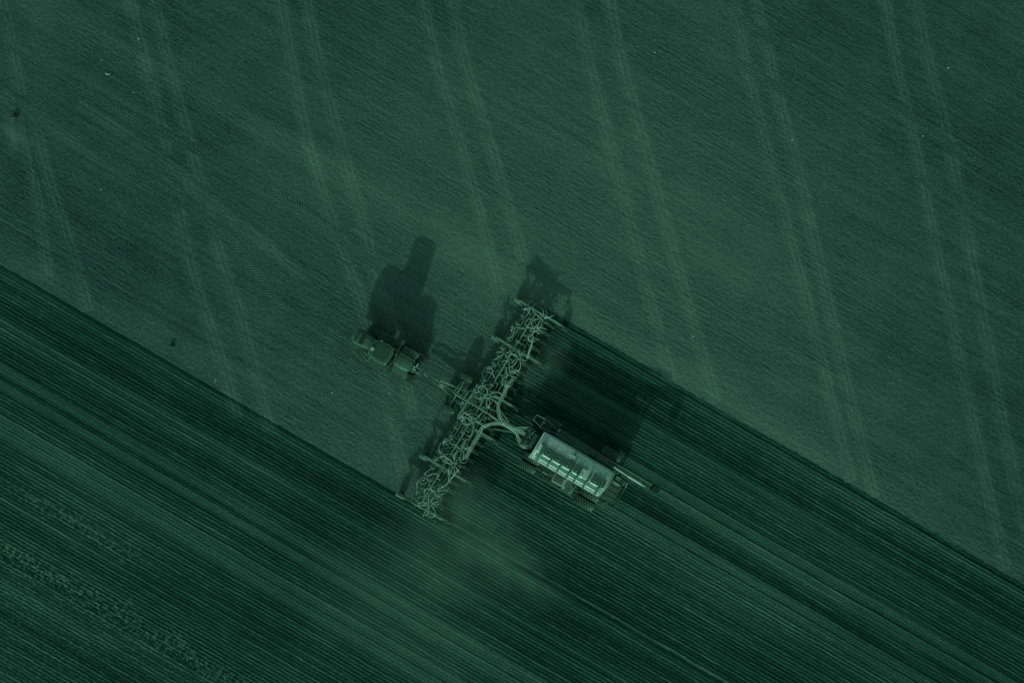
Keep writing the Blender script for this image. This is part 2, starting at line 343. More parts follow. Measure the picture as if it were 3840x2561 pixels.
def rows_strip(t0, b0, t1, b1, w, m=None, name='tyre_track'):
    strip(name, [BT(b0 + (b1 - b0) * k / 6, t0 + (t1 - t0) * k / 6 + .06 * math.sin(k * 2 + t0)) for k in range(7)], w, m or M_LUG)
rows_strip(-4.35, 14, -4.3, 75, 1.0); rows_strip(-5.42, 14, -5.45, 75, .95)
rows_strip(-8.15, 13.4, -8.1, 75, 1.0); rows_strip(-9.2, 13.4, -9.15, 75, 1.0)
rows_strip(-26.1, -45, -26.6, 60, 1.05); rows_strip(-27.45, -45, -27.8, 60, 1.0)
rows_strip(-30.4, -45, -30.2, 60, 1.15); rows_strip(-31.45, -45, -31.2, 60, 1.2)
# crawler belt prints between tractor and drill
strip('tyre_track', [W(1380, 1330), W(1500, 1398), W(1600, 1458), W(1668, 1497)], 1.05, M_BELT)
strip('tyre_track', [W(1520, 1310), W(1600, 1358), W(1650, 1388), W(1700, 1418)], .95, M_BELT)

# ------------------------------------------------------------------ shared wheel meshes
def tyre_mb(rad, w, nl=20, lug=.055, single=False):
    m = MB(); h = w / 2; ri = rad * .58; sh = rad * .10
    m.lathe_y((0, 0, 0), [(ri, -h * .72), (rad - sh * 1.6, -h), (rad - sh * .7, -h), (rad - lug, -h * .86), (rad - lug * .8, 0), (rad - lug, h * .86), (rad - sh * .7, h), (rad - sh * 1.6, h), (ri, h * .72), (ri, -h * .72)], 36)
    m.nbase = len(m.f)
    for i in range(nl):
        for sgn in (-1, 1):
            a0 = 2 * math.pi * (i + (.5 if sgn > 0 else 0)) / nl; da = 2 * math.pi / nl * .95; wd = 2 * math.pi / nl * .17
            ring = []
            for (y, aa) in ((sgn * h * .02, a0), (sgn * h * .5, a0 + da * .42), (sgn * h * 1.0, a0 + da * .95)):
                for (r, q) in ((rad - lug * 1.6, -wd), (rad - (lug * .35 if abs(y) > h * .9 else 0), -wd), (rad - (lug * .35 if abs(y) > h * .9 else 0), wd), (rad - lug * 1.6, wd)):
                    ring.append((r * math.cos(aa + q), y, r * math.sin(aa + q)))
            m.loft([ring[0:4], ring[4:8], ring[8:12]])
    return m
def rim_mb(rad, w):
    m = MB(); ri = rad * .6; h = w * .36
    m.lathe_y((0, 0, 0), [(ri, -h * 1.08), (ri * 1.02, -h), (ri * .92, -h * .9), (ri * .88, -h * .2), (ri * .35, -h * .1), (ri * .3, -h * .5), (0.001, -h * .5)], 28)
    m.lathe_y((0, 0, 0), [(ri, h * 1.08), (ri * 1.02, h), (ri * .92, h * .9), (ri * .88, h * .2), (ri * .35, h * .1), (ri * .3, h * .5), (0.001, h * .5)], 28)
    m.lathe_y((0, 0, 0), [(ri, -h * 1.08), (ri, h * 1.08)], 28)
    return m
def wheel(parent, loc, rad, w, tm, rm, name='wheel', rz=0):
    e = inst(name, rm, parent, loc, rz); inst('tyre', tm, e); return e

# ------------------------------------------------------------------ tractor
tr = root('tractor', (-10.93, -1.33, 0), R(150), 'green articulated crawler tractor with four rubber tracks and ribbed cab roof, towing the seeding rig', 'tractor')
# crawler units
def belt_profile(hl, hgt, top):               # side outline of a belt, rounded triangle
    pts = []
    for cx, cz, r, a0, a1 in ((-hl + .33, .33, .33, 180, 270), (hl - .33, .33, .33, 270, 360), (hl - .33, .33, .33, 0, 40), (top, hgt - .42, .42, 40, 140), (-hl + .33, .33, .33, 140, 180)):
        for k in range(7): a = R(a0 + (a1 - a0) * k / 6); pts.append((cx + r * math.cos(a), cz + r * math.sin(a)))
    out = []
    for p in pts:
        if not out or math.dist(p, out[-1]) > 1e-3: out.append(p)
    if math.dist(out[0], out[-1]) < 1e-3: out.pop()
    return out
prof = belt_profile(1.12, 1.42, 0)
dense = []
for i, p in enumerate(prof):
    q = prof[(i + 1) % len(prof)]; n = max(1, int(math.dist(p, q) / .08))
    dense += [(p[0] + (q[0] - p[0]) * k / n, p[1] + (q[1] - p[1]) * k / n) for k in range(n)]
bm_ = MB(); w2 = .38; n = len(dense); inner = [(p[0] * .94, .02 + (p[1] - .02) * .93 + .02) for p in dense]
bm_.addm([(p[0], -w2, p[1] + .03) for p in dense] + [(p[0], w2, p[1] + .03) for p in dense] + [(p[0], w2, p[1] + .03) for p in inner] + [(p[0], -w2, p[1] + .03) for p in inner],
         [(k * n + i, k * n + (i + 1) % n, ((k + 1) % 4) * n + (i + 1) % n, ((k + 1) % 4) * n + i) for k in range(4) for i in range(n)])
bm_.nbase = len(bm_.f); bm_.lugm = 'fender'
for i in range(0, n, 2):
    p, q = dense[i], dense[(i + 1) % n]; tx, tz = q[0] - p[0], q[1] - p[1]; l = math.hypot(tx, tz) or 1; nx, nz = tz / l, -tx / l
    if nx * p[0] + nz * (p[1] - .6) < 0: nx, nz = -nx, -nz
    for sg in (-1, 1):
        r0 = []
        for y, sh in ((sg * .02, 0), (sg * w2, .11)):
            c = (p[0] + tx / l * sh, p[1] + tz / l * sh)
            if i % 2 == 0:
                r0.append([(c[0] - tx / l * .025 - nx * .01, y, c[1] - tz / l * .025 - nz * .01 + .03), (c[0] - tx / l * .02 + nx * .05, y, c[1] - tz / l * .02 + nz * .05 + .03), (c[0] + tx / l * .02 + nx * .05, y, c[1] + tz / l * .02 + nz * .05 + .03), (c[0] + tx / l * .025 - nx * .01, y, c[1] + tz / l * .025 - nz * .01 + .03)])
        bm_.loft(r0)
belt_me = bm_.mesh('track_belt', 'belt')
dw = MB().lathe_y((0, 0, 0), [(.001, -.3), (.2, -.3), (.24, -.2), (.46, -.22), (.5, -.3), (.5, .3), (.46, .22), (.24, .2), (.2, .3), (.001, .3)], 24).mesh('drive_wheel', 'rimd', True)
iw = MB().lathe_y((0, 0, 0), [(.001, -.3), (.12, -.32), (.29, -.24), (.31, -.3), (.31, .3), (.29, .24), (.12, .32), (.001, .3)], 20).mesh('idler_wheel', 'rimd', True)
for f in (2.1, -1.45):
    for l in (-1.13, 1.13):
        b = inst('track_belt', belt_me, tr, (f, l, 0))
        inst('drive_wheel', dw, b, (0, 0, .93)); inst('idler_wheel', iw, b, (-.74, 0, .39)); inst('idler_wheel', iw, b, (.74, 0, .39))
        MB().beam((-.75, 0, .38), (.75, 0, .38), .2, .16).beam((0, 0, .3), (0, 0, .95), .3, .3).build('undercarriage', 'dark', b)
        for q in (-.28, .12): inst('roller', iw, b, (q, 0, .20)).scale = (.55, 1, .55)
MB().box((2.2, 0, 1.0), (3.2, .9, .5), bev=.05).box((-1.2, 0, 1.0), (2.3, .9, .5), bev=.05).box((.35, 0, 1.05), (.9, .35, .4)).beam((2.1, -1, .95), (2.1, 1, .95), .32).beam((-1.45, -1, .95), (-1.45, 1, .95), .32).build('chassis', 'dark', tr)
# hood: tapered loft with crowned top
rings = []
for f, hw, zt, zs, zb in ((4.0, .45, 1.95, 1.75, 1.15), (3.93, .60, 2.18, 1.95, 1.1), (3.65, .70, 2.32, 2.10, 1.1), (3.1, .71, 2.38, 2.16, 1.1), (2.4, .62, 2.42, 2.20, 1.15), (1.7, .52, 2.45, 2.25, 1.2), (1.15, .44, 2.48, 2.3, 1.25)):
    rings.append([(f, -hw, zb), (f, -hw, zs), (f, -hw * .82, zt - .06), (f, -hw * .4, zt), (f, hw * .4, zt), (f, hw * .82, zt - .06), (f, hw, zs), (f, hw, zb)])
hood = MB().loft(rings).build('hood', 'body', tr, bev=.02)
for l in (-.235, .235): MB().box((3.02, l, 2.388), (.42, .40, .03)).build('grille', 'grille', hood)
MB().box((3.58, 0, 2.335), (.15, .95, .02)).build('intake_slot', 'grille', hood)
MB().box((3.99, 0, 1.6), (.06, .8, .5), bev=.02).build('front_grille', 'grille', hood)
for l in (-.28, .28): MB().box((4.0, l, 1.86), (.08, .25, .12)).build('headlight', 'steel', hood)
for sg in (-1, 1):
    MB().tube(spline([(1.2, sg * .5, 2.32), (1.8, sg * .58, 2.28), (2.5, sg * .68, 2.24), (3.2, sg * .77, 2.18), (3.75, sg * .72, 2.05)]), .03).build('hood_trim', 'fender', hood)
# cab
cab = MB()
cab.loft([[(-.1, -.72, 1.5), (1.75, -.66, 1.5), (1.75, .66, 1.5), (-.1, .72, 1.5)], [(-.15, -.80, 2.4), (1.85, -.70, 2.4), (1.85, .70, 2.4), (-.15, .80, 2.4)], [(-.02, -.74, 3.36), (1.65, -.64, 3.36), (1.65, .64, 3.36), (-.02, .74, 3.36)]])
cabo = cab.build('cab', 'glass', tr)
for f0, f1, l0, l1 in ((-.15, -.02, .80, .74), (1.85, 1.65, .70, .64)):
    for sg in (-1, 1): MB().beam((f0, sg * (l0 + .01), 2.4), (f1, sg * (l1 + .01), 3.38), .08).beam((f0 + .05, sg * (l0 - .03), 1.5), (f0, sg * (l0 + .01), 2.4), .08).build('pillar', 'dark', cabo)
def rr(hx, hy, z, c, e=2.9, n=40, egg=.10):
    o = []
    for i in range(n):
        a = 2 * math.pi * i / n; x = math.copysign(abs(math.cos(a)) ** (2 / e), math.cos(a)) * hx; y = math.copysign(abs(math.sin(a)) ** (2 / e), math.sin(a)) * hy
        y *= 1 - egg * (x / hx); o.append((c[0] + x, c[1] + y, z))
    return o
rc = (.86, .06)
roof = MB().loft([rr(.92, .80, 3.36, rc), rr(1.03, .88, 3.42, rc), rr(1.05, .90, 3.52, rc), rr(1.0, .85, 3.60, rc), rr(.86, .72, 3.645, rc)]).build('cab_roof', 'roof', cabo, smooth=False)
for k in range(-3, 4):
    l = k * .19; hl = .84 * (1 - (abs(l) / .95) ** 3)
    MB().box((rc[0] - .03, rc[1] + l, 3.655), (2 * hl * .92, .055, .05), bev=.012).build('roof_rib', 'fender2', roof)
MB().tube(spline(rr(1.035, .885, 3.58, rc) + rr(1.035, .885, 3.58, rc)[:1], 1), .02).build('roof_seam', 'steel' if 0 else 'frame', roof)
MB().box((1.60, .14, 3.74), (.29, .32, .13), bev=.04).build('receiver', 'white', roof)
for f, l in ((1.75, -.55), (1.75, .62), (.0, -.72), (.0, .84)): MB().box((f, l, 3.44), (.1, .2, .1), bev=.02).build('work_light', 'steel', roof)
MB().cyl((1.2, -.86, 3.5), (1.2, -.86, 3.72), .05).build('beacon', 'steel', roof)
# fuel tank / panels, right front; smaller left one with steps
pr = MB()
for f0, f1, z in ((.28, .78, 1.66), (.80, 1.25, 1.75), (1.27, 2.0, 1.82)):
    pr.box(((f0 + f1) / 2, -1.13, z - .25), (f1 - f0, .78, .5), bev=.05)
pr.build('fuel_tank', 'fender', tr)
MB().box((1.15, -1.50, 1.86), (1.6, .03, .05)).build('tank_rail', 'frame', tr)
for l in (-1.15, 1.15): MB().box((2.55, l, 1.62), (.9, .74, .06), bev=.03).build('front_fender', 'dark', tr)
lp = MB().box((.95, 1.12, 1.32), (1.25, .6, .07))
lp.build('cab_platform', 'deck', tr)
lad = MB()
for k in range(4): lad.box((.72, 1.42 + .05 * k, 1.1 - .28 * k), (.5, .2, .04))
lad.beam((.46, 1.38, 1.3), (.46, 1.62, .15), .04).beam((.98, 1.38, 1.3), (.98, 1.62, .15), .04); lad.build('step', 'deck', tr)
MB().tube(spline([(1.55, 1.42, 1.35), (1.6, 1.46, 2.0), (1.9, 1.42, 2.15), (2.5, 1.2, 2.1), (2.75, 1.0, 1.9)]), .028).build('handrail', 'frame', tr)
MB().tube(spline([(1.75, 1.05, 1.6), (1.9, 1.0, 2.05), (2.3, .95, 2.12), (2.6, .9, 1.75)]), .028).build('handrail', 'frame', tr)
MB().cyl((2.2, 1.02, 1.9), (1.75, 1.1, 1.85), .12, n=12).build('air_cleaner', 'dark', tr)
MB().cyl((1.5, -.72, 1.4), (1.5, -.72, 2.9), .075, n=12).cyl((1.5, -.72, 2.9), (1.42, -.72, 3.15), .06, n=12).build('exhaust_pipe', 'steel', tr)
for sg in (-1, 1):
    a = MB().beam((1.75, sg * .68, 2.9), (1.95, sg * 1.35, 2.85), .035).box((1.97, sg * 1.42, 2.7), (.07, .2, .38), bev=.02); a.build('mirror', 'dark', tr)
# rear body
dkr = []
for f, hw, z0, z1 in ((-.42, .52, 1.25, 1.95), (-.5, .60, 1.25, 2.06), (-1.15, .63, 1.25, 2.12), (-1.85, .60, 1.2, 1.95), (-2.0, .5, 1.2, 1.8)):
    rg = [(f, -hw, z0)]
    for k in range(9):
        a = math.pi * (1 - k / 8); rg.append((f, hw * math.copysign(abs(math.cos(a)) ** .7, math.cos(a)), z1 - .20 + .20 * math.sin(a)))
    dkr.append(rg + [(f, hw, z0)])
MB().loft(dkr).build('rear_hood', 'body', tr)
MB().box((-.02, -.85, 1.25), (.5, .75, .9), bev=.06).build('oil_tank', 'dark', tr)
MB().box((-.08, .8, 1.15), (.4, .6, .7), bev=.06).build('battery_box', 'dark', tr)
MB().tube(spline([(-.35, -.45, 2.15), (-.35, .5, 2.15)]), .025).tube(spline([(-.5, -.62, 2.0), (-1.4, -.64, 2.02), (-2.1, -.6, 1.9)]), .022).build('deck_rail', 'frame', tr)
for sg in (-1, 1):
    fd = MB().box((-1.2, sg * 1.02, 1.62), (1.35, .74, .08), bev=.04).beam((-.55, sg * .7, 1.5), (-.85, sg * 1.38, 1.58), .1, .05).box((-1.92, sg * 1.02, 1.56), (.14, .74, .16), bev=.03).box((-1.2, sg * 1.385, 1.60), (1.3, .04, .14))
    fo_ = fd.build('rear_fender', 'fender' if sg < 0 else 'fender2', tr)  # left side paler: sunlight put into the fender colour
    MB().box((-1.25, sg * 1.02, 1.672), (.03, .66, .02)).box((-1.2, sg * 1.33, 1.672), (1.2, .03, .02)).build('fender_trim', 'frame', fo_)
    MB().box((-2.0, sg * 1.1, 1.56), (.03, .3, .12)).build('tail_light', 'steel', fo_)
jn = MB()
rs = random.Random(4)
for k in range(16): 
    c = Vector((-.12 + rs.uniform(-.22, .3), rs.uniform(-.7, .6), 1.45)); jn.tube(spline([c, c + Vector((rs.uniform(-.2, .2), rs.uniform(-.3, .3), .25)), c + Vector((rs.uniform(-.4, .1), rs.uniform(-.4, .4), .05))], 5), .022)
jn.build('hydraulic_line', 'hosed', tr)
mc = MB()
for k in range(12): MB().box((-.15 + rs.uniform(-.25, .25), rs.uniform(-.65, .75), 1.62), (.07, .06, .06), rs.uniform(0, 3)).build('coupler_block', 'steel', tr)
MB().beam((-1.9, 0, .55), (-3.05, 0, .5), .2, .1).beam((-1.95, -.5, .7), (-2.75, -.15, .62), .1).beam((-1.95, .5, .7), (-2.75, .15, .62), .1).box((-2.2, 0, .9), (.4, 1.0, .55), bev=.04).build('drawbar', 'dark', tr)
MB().beam((-2.0, -.12, 1.45), (-2.9, -.15, .95), .07).beam((-2.0, .18, 1.45), (-2.85, .2, .95), .07).tube(spline([(-2.2, .28, 1.3), (-2.8, .3, 1.2), (-3.1, .1, .95), (-2.85, -.15, 1.0), (-2.3, -.2, 1.3)]), .03).build('hitch_link', 'frame', tr)
MB().box((-2.35, -.38, 1.3), (.12, .3, .1)).box((-2.2, -.05, 1.35), (.1, .28, .08)).box((-2.35, .1, 1.3), (.2, .1, .1)).build('remote_valve', 'steel', tr)

# ------------------------------------------------------------------ air drill
DH = R(149.0); DO = W(1788.5, 1526, 0)
dr = root('air_drill', DO, DH, 'very wide seeding drill frame tangled with pale curling hoses, pulled behind the tractor', 'seed drill')
cD, sD = math.cos(DH), math.sin(DH)
def DL(px, py, z):                           # photograph pixel at height z -> drill coordinates
    p = W(px, py, z) - DO; return Vector((p.x * cD + p.y * sD, -p.x * sD + p.y * cD, z))
def D(w, b, z): return Vector((-b, -w, z))   # w across (towards upper right), b backwards
# main frame per section
secs = [(-10.5, -6.45), (-6.15, -1.95), (-1.7, 1.7), (1.95, 6.35), (6.65, 10.6)]
for i, (w0, w1) in enumerate(secs):
    m = MB(); z = .95; wid = w1 - w0
    for b, s_ in ((-.75, .13), (-.42, .08), (-.12, .07), (.18, .11), (.58, .07), (.95, .11), (1.35, .08)):  # thinnest bars are added to fill holes in the cast shadow
        m.beam(D(w0, b, z), D(w1, b, z), s_)
    nx = max(2, int(round(wid / 1.3)))
    for k in range(nx + 1):
        w = w0 + wid * k / nx; m.beam(D(w, -.75, z + .01), D(w, 1.35, z + .01), .085)
    m.build('frame_section', 'frame2', dr)
    t_ = MB(); wc = (w0 + w1) / 2
    for sgn in (-1, 1):
        t_.beam(D(wc, .18, 1.12), D(wc + sgn * .75, -.75, 1.05), .05).beam(D(wc, .18, 1.12), D(wc + sgn * .9, .95, 1.05), .05).beam(D(wc + sgn * 1.2, .18, 1.12), D(wc + sgn * .5, 1.3, 1.05), .045)
    t_.beam(D(w0 + .4, .18, 1.15), D(w1 - .4, .18, 1.15), .15, .12); t_.build('truss', 'frame', dr)
# folding cylinders at the hinges
for w in (-6.3, -1.82, 1.82, 6.5):
    sg = 1 if w > 0 else -1
    m = MB()
    for o in (-.075, .075): m.cyl(D(w - sg * .9, .12 + o, 1.32), D(w + sg * .7, .12 + o, 1.3), .032)
    m.box(D(w - sg * .95, .12, 1.3), (.34, .16, .16)).box(D(w + sg * .75, .12, 1.28), (.4, .14, .16)); m.build('fold_cylinder', 'frame', dr)
    m = MB()
    for b in (-.9, -.55, .45, .75): m.beam(D(w - .45, b, 1.0), D(w + .45, b, 1.0), .05)
    m.build('hinge', 'frame2', dr)
# fore-and-aft gauge arms with a caster block in front and a packer wheel behind
gw_t = tyre_mb(.36, .26, 16, .03).mesh('gauge_tyre', 'rubber'); gw_r = rim_mb(.36, .26).mesh('gauge_rim', 'frame')
for w, b0, b1 in ((10.55, -2.0, 2.75), (6.5, -2.05, 2.75), (1.85, .9, 2.7), (-1.75, .9, 2.7), (-6.3, -2.1, 2.7), (-10.45, -2.15, 2.6)):
    a = MB().beam(D(w, b0, 1.08), D(w, b1, 1.08), .21, .16).box(D(w, b1 - .1, .85), (.16, .2, .5)).build('gauge_arm', 'frame', dr)
    for q in (b1 - 1.6, b0 + 1.2):
        MB().box(D(w, q, 1.17), (.10, .24, .05)).build('clamp', 'frame2', a)
    wheel(a, D(w - .12, b1 + .42, .36), .36, .26, gw_t, gw_r, 'packer_wheel')
    MB().beam(D(w, b1, .9), D(w + .04, b1 + .5, .45), .10).build('wheel_fork', 'frame', a)
    if b0 < 0:
        MB().box(D(w - .16, b0 + .18, 1.12), (.62, .26, .12)).beam(D(w - .28, b0 + .1, 1.1), D(w - .28, b0 + .75, .7), .1).build('caster_block', 'frame', a)
        if abs(w) > 9: MB().prism([(-b0 - .15, 1.12), (-b0 - .32, 1.62), (-b0 - .8, 1.55), (-.3, 1.36), (-1.0, 1.12)], 'y', -w - .03, -w + .03).build('lift_plate', 'frame2', a)
        MB().cyl(D(w, b0 + .12, 1.15), D(w, b0 + .12, 1.42), .08).build('caster_pin', 'dark', a)
        wheel(a, D(w - .16, b0 + .3, .36), .36, .26, gw_t, gw_r, 'caster_wheel')
# openers: three ranks
op = MB()
op.beam((.35, 0, .86), (.05, 0, .62), .06).beam((.05, 0, .62), (-.18, 0, .2), .07, .04).beam((-.18, 0, .22), (-.02, 0, -.02), .06, .03)
op.beam((.2, 0, .95), (-.15, 0, 1.0), .06).beam((-.15, .09, .55), (-.75, .09, .28), .045).beam((-.15, -.09, .55), (-.75, -.09, .28), .045).cyl((.1, .0, 1.02), (-.2, 0, .95), .05).box((.12, 0, .72), (.26, .16, .34)).box((-.1, 0, 1.12), (.2, .12, .22))  # boxes on the opener are added mass to thicken the drill's shadow
op.beam((-.62, .09, .40), (-.98, .09, .36), .05).beam((-.62, -.09, .40), (-.98, -.09, .36), .05)
op_me = op.mesh('opener', 'frame')
pk_me = MB().lathe_y((0, 0, 0), [(.001, -.05), (.18, -.05), (.235, -.03), (.24, .03), (.18, .05), (.001, .05)], 16).mesh('press_wheel', 'rubber', True)
cnt = 0
for rank, b in enumerate((-.72, .35, 1.42)):
    k = 0
    w = -10.25 + rank * .286
    while w < 10.5:
        if not (abs(w) < .35 and rank == 0):
            o = inst('opener', op_me, dr, D(w, b, .02)); inst('press_wheel', pk_me, o, (-.8, 0, .25)); cnt += 1
        w += .858; k += 1
# front hitch with two big caster tyres
hz = .9
ct_t = tyre_mb(.68, .52, 18, .06).mesh('caster_tyre', 'rubber'); ct_r = rim_mb(.68, .52).mesh('caster_rim', 'rim')
c1, c2 = DL(1749, 1416, .68), DL(1681, 1531, .68)
m = MB(); m.beam(DL(1741, 1431, hz), DL(1687, 1520, hz), .17); m.beam(DL(1731, 1428, hz), DL(1703, 1470, hz), .07); m.beam(DL(1694, 1478, hz), DL(1680, 1514, hz), .06)
m.build('caster_axle', 'frame', dr)
for c in (c1, c2):
    wheel(dr, (c.x, c.y, .68), .68, .52, ct_t, ct_r, 'caster_wheel')
m = MB(); zc = 1.02
m.beam(DL(1793, 1442, zc), DL(1718, 1564, zc), .23, .2); m.beam(DL(1775, 1464, zc), DL(1758, 1466, zc), .12); m.beam(DL(1758, 1466, zc), DL(1742, 1493, zc), .12)
m.beam(DL(1738, 1502, zc), DL(1727, 1523, zc), .10); m.beam(DL(1727, 1523, zc), DL(1735, 1537, zc), .10); m.beam(DL(1812, 1466, zc), DL(1770, 1506, zc), .09) if 0 else None
m.beam(DL(1822, 1420, zc + .05), DL(1800, 1456, zc + .05), .13); m.beam(DL(1797, 1464, zc), DL(1769, 1507, zc), .09); m.box(DL(1780, 1461, 1.12), (.25, .2, .12)); m.box(DL(1735, 1511, 1.12), (.3, .3, .1))
m.build('hitch_crossbar', 'frame', dr)
m = MB()
for a, b_, s_ in (((1585, 1401), (1640, 1432), .14), ((1640, 1432), (1745, 1493), .13), ((1648, 1430), (1755, 1470), .10), ((1625, 1432), (1735, 1520), .10), ((1700, 1470), (1790, 1515), .12)):
    m.beam(DL(*a, .8), DL(*b_, .85), s_)
for a, b_ in (((1732, 1448), (1752, 1466)), ((1703, 1500), (1722, 1517)), ((1805, 1500), (1770, 1520)), ((1770, 1506), (1805, 1501))): m.beam(DL(*a, .9), DL(*b_, .9), .05)
m.build('tongue', 'frame2', dr)
m = MB()
for a, b_ in (((1590, 1400), (1601, 1413)), ((1612, 1421), (1640, 1440)), ((1641, 1431), (1661, 1453)), ((1655, 1443), (1674, 1449)), ((1624, 1420), (1643, 1428)), ((1636, 1438), (1668, 1459)), ((1668, 1434), (1702, 1449)), ((1651, 1427), (1672, 1437))):
    m.beam(DL(*a, 1.1), DL(*b_, 1.1), .04)
m.build('hydraulic_coupler', 'hose', dr)
for i in range(5):
    o = (i - 2) * 2.0
    MB().tube(spline([DL(1572 + o, 1386 - o, 1.3), DL(1588, 1404 + o, 1.0), DL(1620, 1424 + o, 1.15), DL(1660, 1450 + o * 1.3, 1.1), DL(1700, 1470 + o, 1.25), DL(1722, 1484 + o * .6, 1.3)]), .018).build('hydraulic_hose', 'hosed', dr)
# long supply pipe over the frame
MB().tube(spline([DL(1700, 1471, 1.25), DL(1722, 1487, 1.35), DL(1770, 1514, 1.45), DL(1800, 1532, 1.5), DL(1840, 1556, 1.45), DL(1868, 1576, 1.3), DL(1878, 1588, 1.2)]), .06, 8).build('supply_pipe', 'frame', dr)
MB().tube(spline([DL(1700, 1468, 1.3), DL(1720, 1480, 1.4), DL(1745, 1497, 1.45)]), .02).build('hydraulic_hose', 'hosed', dr)
# distribution heads and their hoses
HB = [(2035, 1195), (2009, 1236), (1945, 1341), (1908, 1403), (1829.5, 1488), (1775, 1577), (1738, 1688), (1701, 1744), (1639, 1849), (1613, 1891)]
HF = [(1978, 1152), (1931, 1226), (1891, 1324), (1844, 1373), (1807, 1471), (1743, 1567), (1683, 1646), (1660, 1710), (1596, 1789), (1558, 1863)]
rs = random.Random(29)
def hose_pts(c, a, rad, curl, zt):
    d = Vector((math.cos(a), math.sin(a), 0)); n = Vector((-d.y, d.x, 0)); z = lambda h: Vector((0, 0, h))
    if abs(curl) < .45:                       # nearly straight, drooping at its end
        return [c + d * .07, c + d * .25 + z(.03), c + d * rad * .6 + n * curl * .15 + z(.05), c + d * rad * .9 + n * curl * .5 - z(.12), Vector((*(c + d * rad + n * curl * .8).xy, zt))]
    if abs(curl) < .75:                       # wide arc
        return [c + d * .07, c + d * .3 + z(.03), c + d * rad * .65 + n * curl * .22 + z(.08), c + d * rad * .92 + n * curl * .75 - z(.02), c + d * rad * .9 + n * curl * 1.35 - z(.25), Vector((*(c + d * rad * .78 + n * curl * 1.65).xy, zt))]
    return [c + d * .07, c + d * .3 + z(.03), c + d * .75 + n * curl * .12 + z(.10), c + d * 1.02 + n * curl * .45 + z(.05), c + d * .92 + n * curl * .85 - z(.12), c + d * .55 + n * curl * .98 - z(.28), Vector((*(c + d * .28 + n * curl * .85).xy, zt))]
extra = MB(); hd_n = 0
tower_me = MB().lathe_y((0, 0, 0), [(.001, -.06), (.16, -.05), (.17, 0), (.13, .06), (.001, .07)], 16)
for rowi, row in enumerate((HB, HF)):
    for i, (px, py) in enumerate(row):
        zt = 1.48 if rowi == 0 else 1.25
        c = DL(px, py, zt)
        t_ = MB().cyl((c.x, c.y, .95), (c.x, c.y, zt - .05), .06, n=10).cyl((c.x, c.y, zt - .10), (c.x, c.y, zt + .02), .12, .15, 14).cyl((c.x, c.y, zt + .02), (c.x, c.y, zt + .07), .15, .08, 14)
        to = t_.build('distribution_head', 'lid', dr)
        nh = 9 if rowi == 0 else 5; a0 = rs.uniform(0, 6.28); used = 0
        for k in range(nh):
            a = a0 + 2 * math.pi * k / nh + rs.uniform(-.18, .18)
            fore = abs(math.cos(a))
            rad = rs.uniform(.7, 1.75) * (1 if rowi == 0 else .75); curl = rs.choice((-1, 1)) * rs.uniform(.15, .95) * (1.0 if rowi == 0 else .8)
            if rs.random() < .22: rad *= .5; curl = math.copysign(.35, curl)
            P = spline(hose_pts(c, a, rad, curl, .62), 6)
            # keep hoses above the drill frame footprint
            for _ in range(12):
                if all(-1.9 < p.x < 1.15 and abs(p.y) < 11.2 for p in P): break
                rad *= .85; a += .25; curl *= .92; P = spline(hose_pts(c, a, rad, curl, .62), 6)
            if rowi == 0 and k < 8 or rowi == 1 and k < 2: MB().tube(P, .021, 6).build('hose', 'hose', to)
            else: extra.tube(P, .020, 5)
            MB() 
tag(extra.build('seed_hoses', 'hose', dr), kind='stuff')
# bundles running along the wings and back to the cart
def bundle(pts, n, gap, r=.023):
    r = .018; gap *= .8
    for k in range(n):
        o = (k - (n - 1) / 2) * gap; q = []
        V = [DL(*p) for p in pts]
        for i, p in enumerate(V):
            d = (V[min(i + 1, len(V) - 1)] - V[max(i - 1, 0)]); d.z = 0; d.normalize(); nn = Vector((-d.y, d.x, 0))
            q.append(p + nn * o * (1 + .5 * math.sin(i * 1.7 + k)) + Vector((0, 0, .05 * ((k * 7) % 3))))
        MB().tube(spline(q, 7), r, 6).build('supply_hose', 'hose', dr)
bundle([(2000, 1262, 1.2), (1995, 1290, 1.25), (1984, 1320, 1.25), (1975, 1345, 1.15)], 4, .06)
bundle([(1925, 1420, 1.2), (1905, 1445, 1.25), (1888, 1478, 1.2), (1874, 1502, 1.2), (1870, 1530, 1.3), (1876, 1565, 1.35), (1890, 1586, 1.3), (1925, 1605, 1.2), (1955, 1615, 1.3), (1984, 1640, 1.5)], 5, .085)
bundle([(1745, 1718, 1.2), (1770, 1670, 1.2), (1798, 1628, 1.2), (1812, 1602, 1.2), (1840, 1588, 1.3), (1872, 1586, 1.35), (1900, 1598, 1.3), (1935, 1622, 1.2), (1948, 1650, 1.3), (1962, 1672, 1.4), (1985, 1678, 1.5)], 5, .085)
bundle([(1640, 1835, 1.2), (1670, 1818, 1.2), (1695, 1790, 1.2), (1720, 1760, 1.15)], 3, .06)
bundle([(1930, 1607, 1.2), (1962, 1603, 1.25), (1990, 1606, 1.35), (2010, 1622, 1.5)], 3, .09)
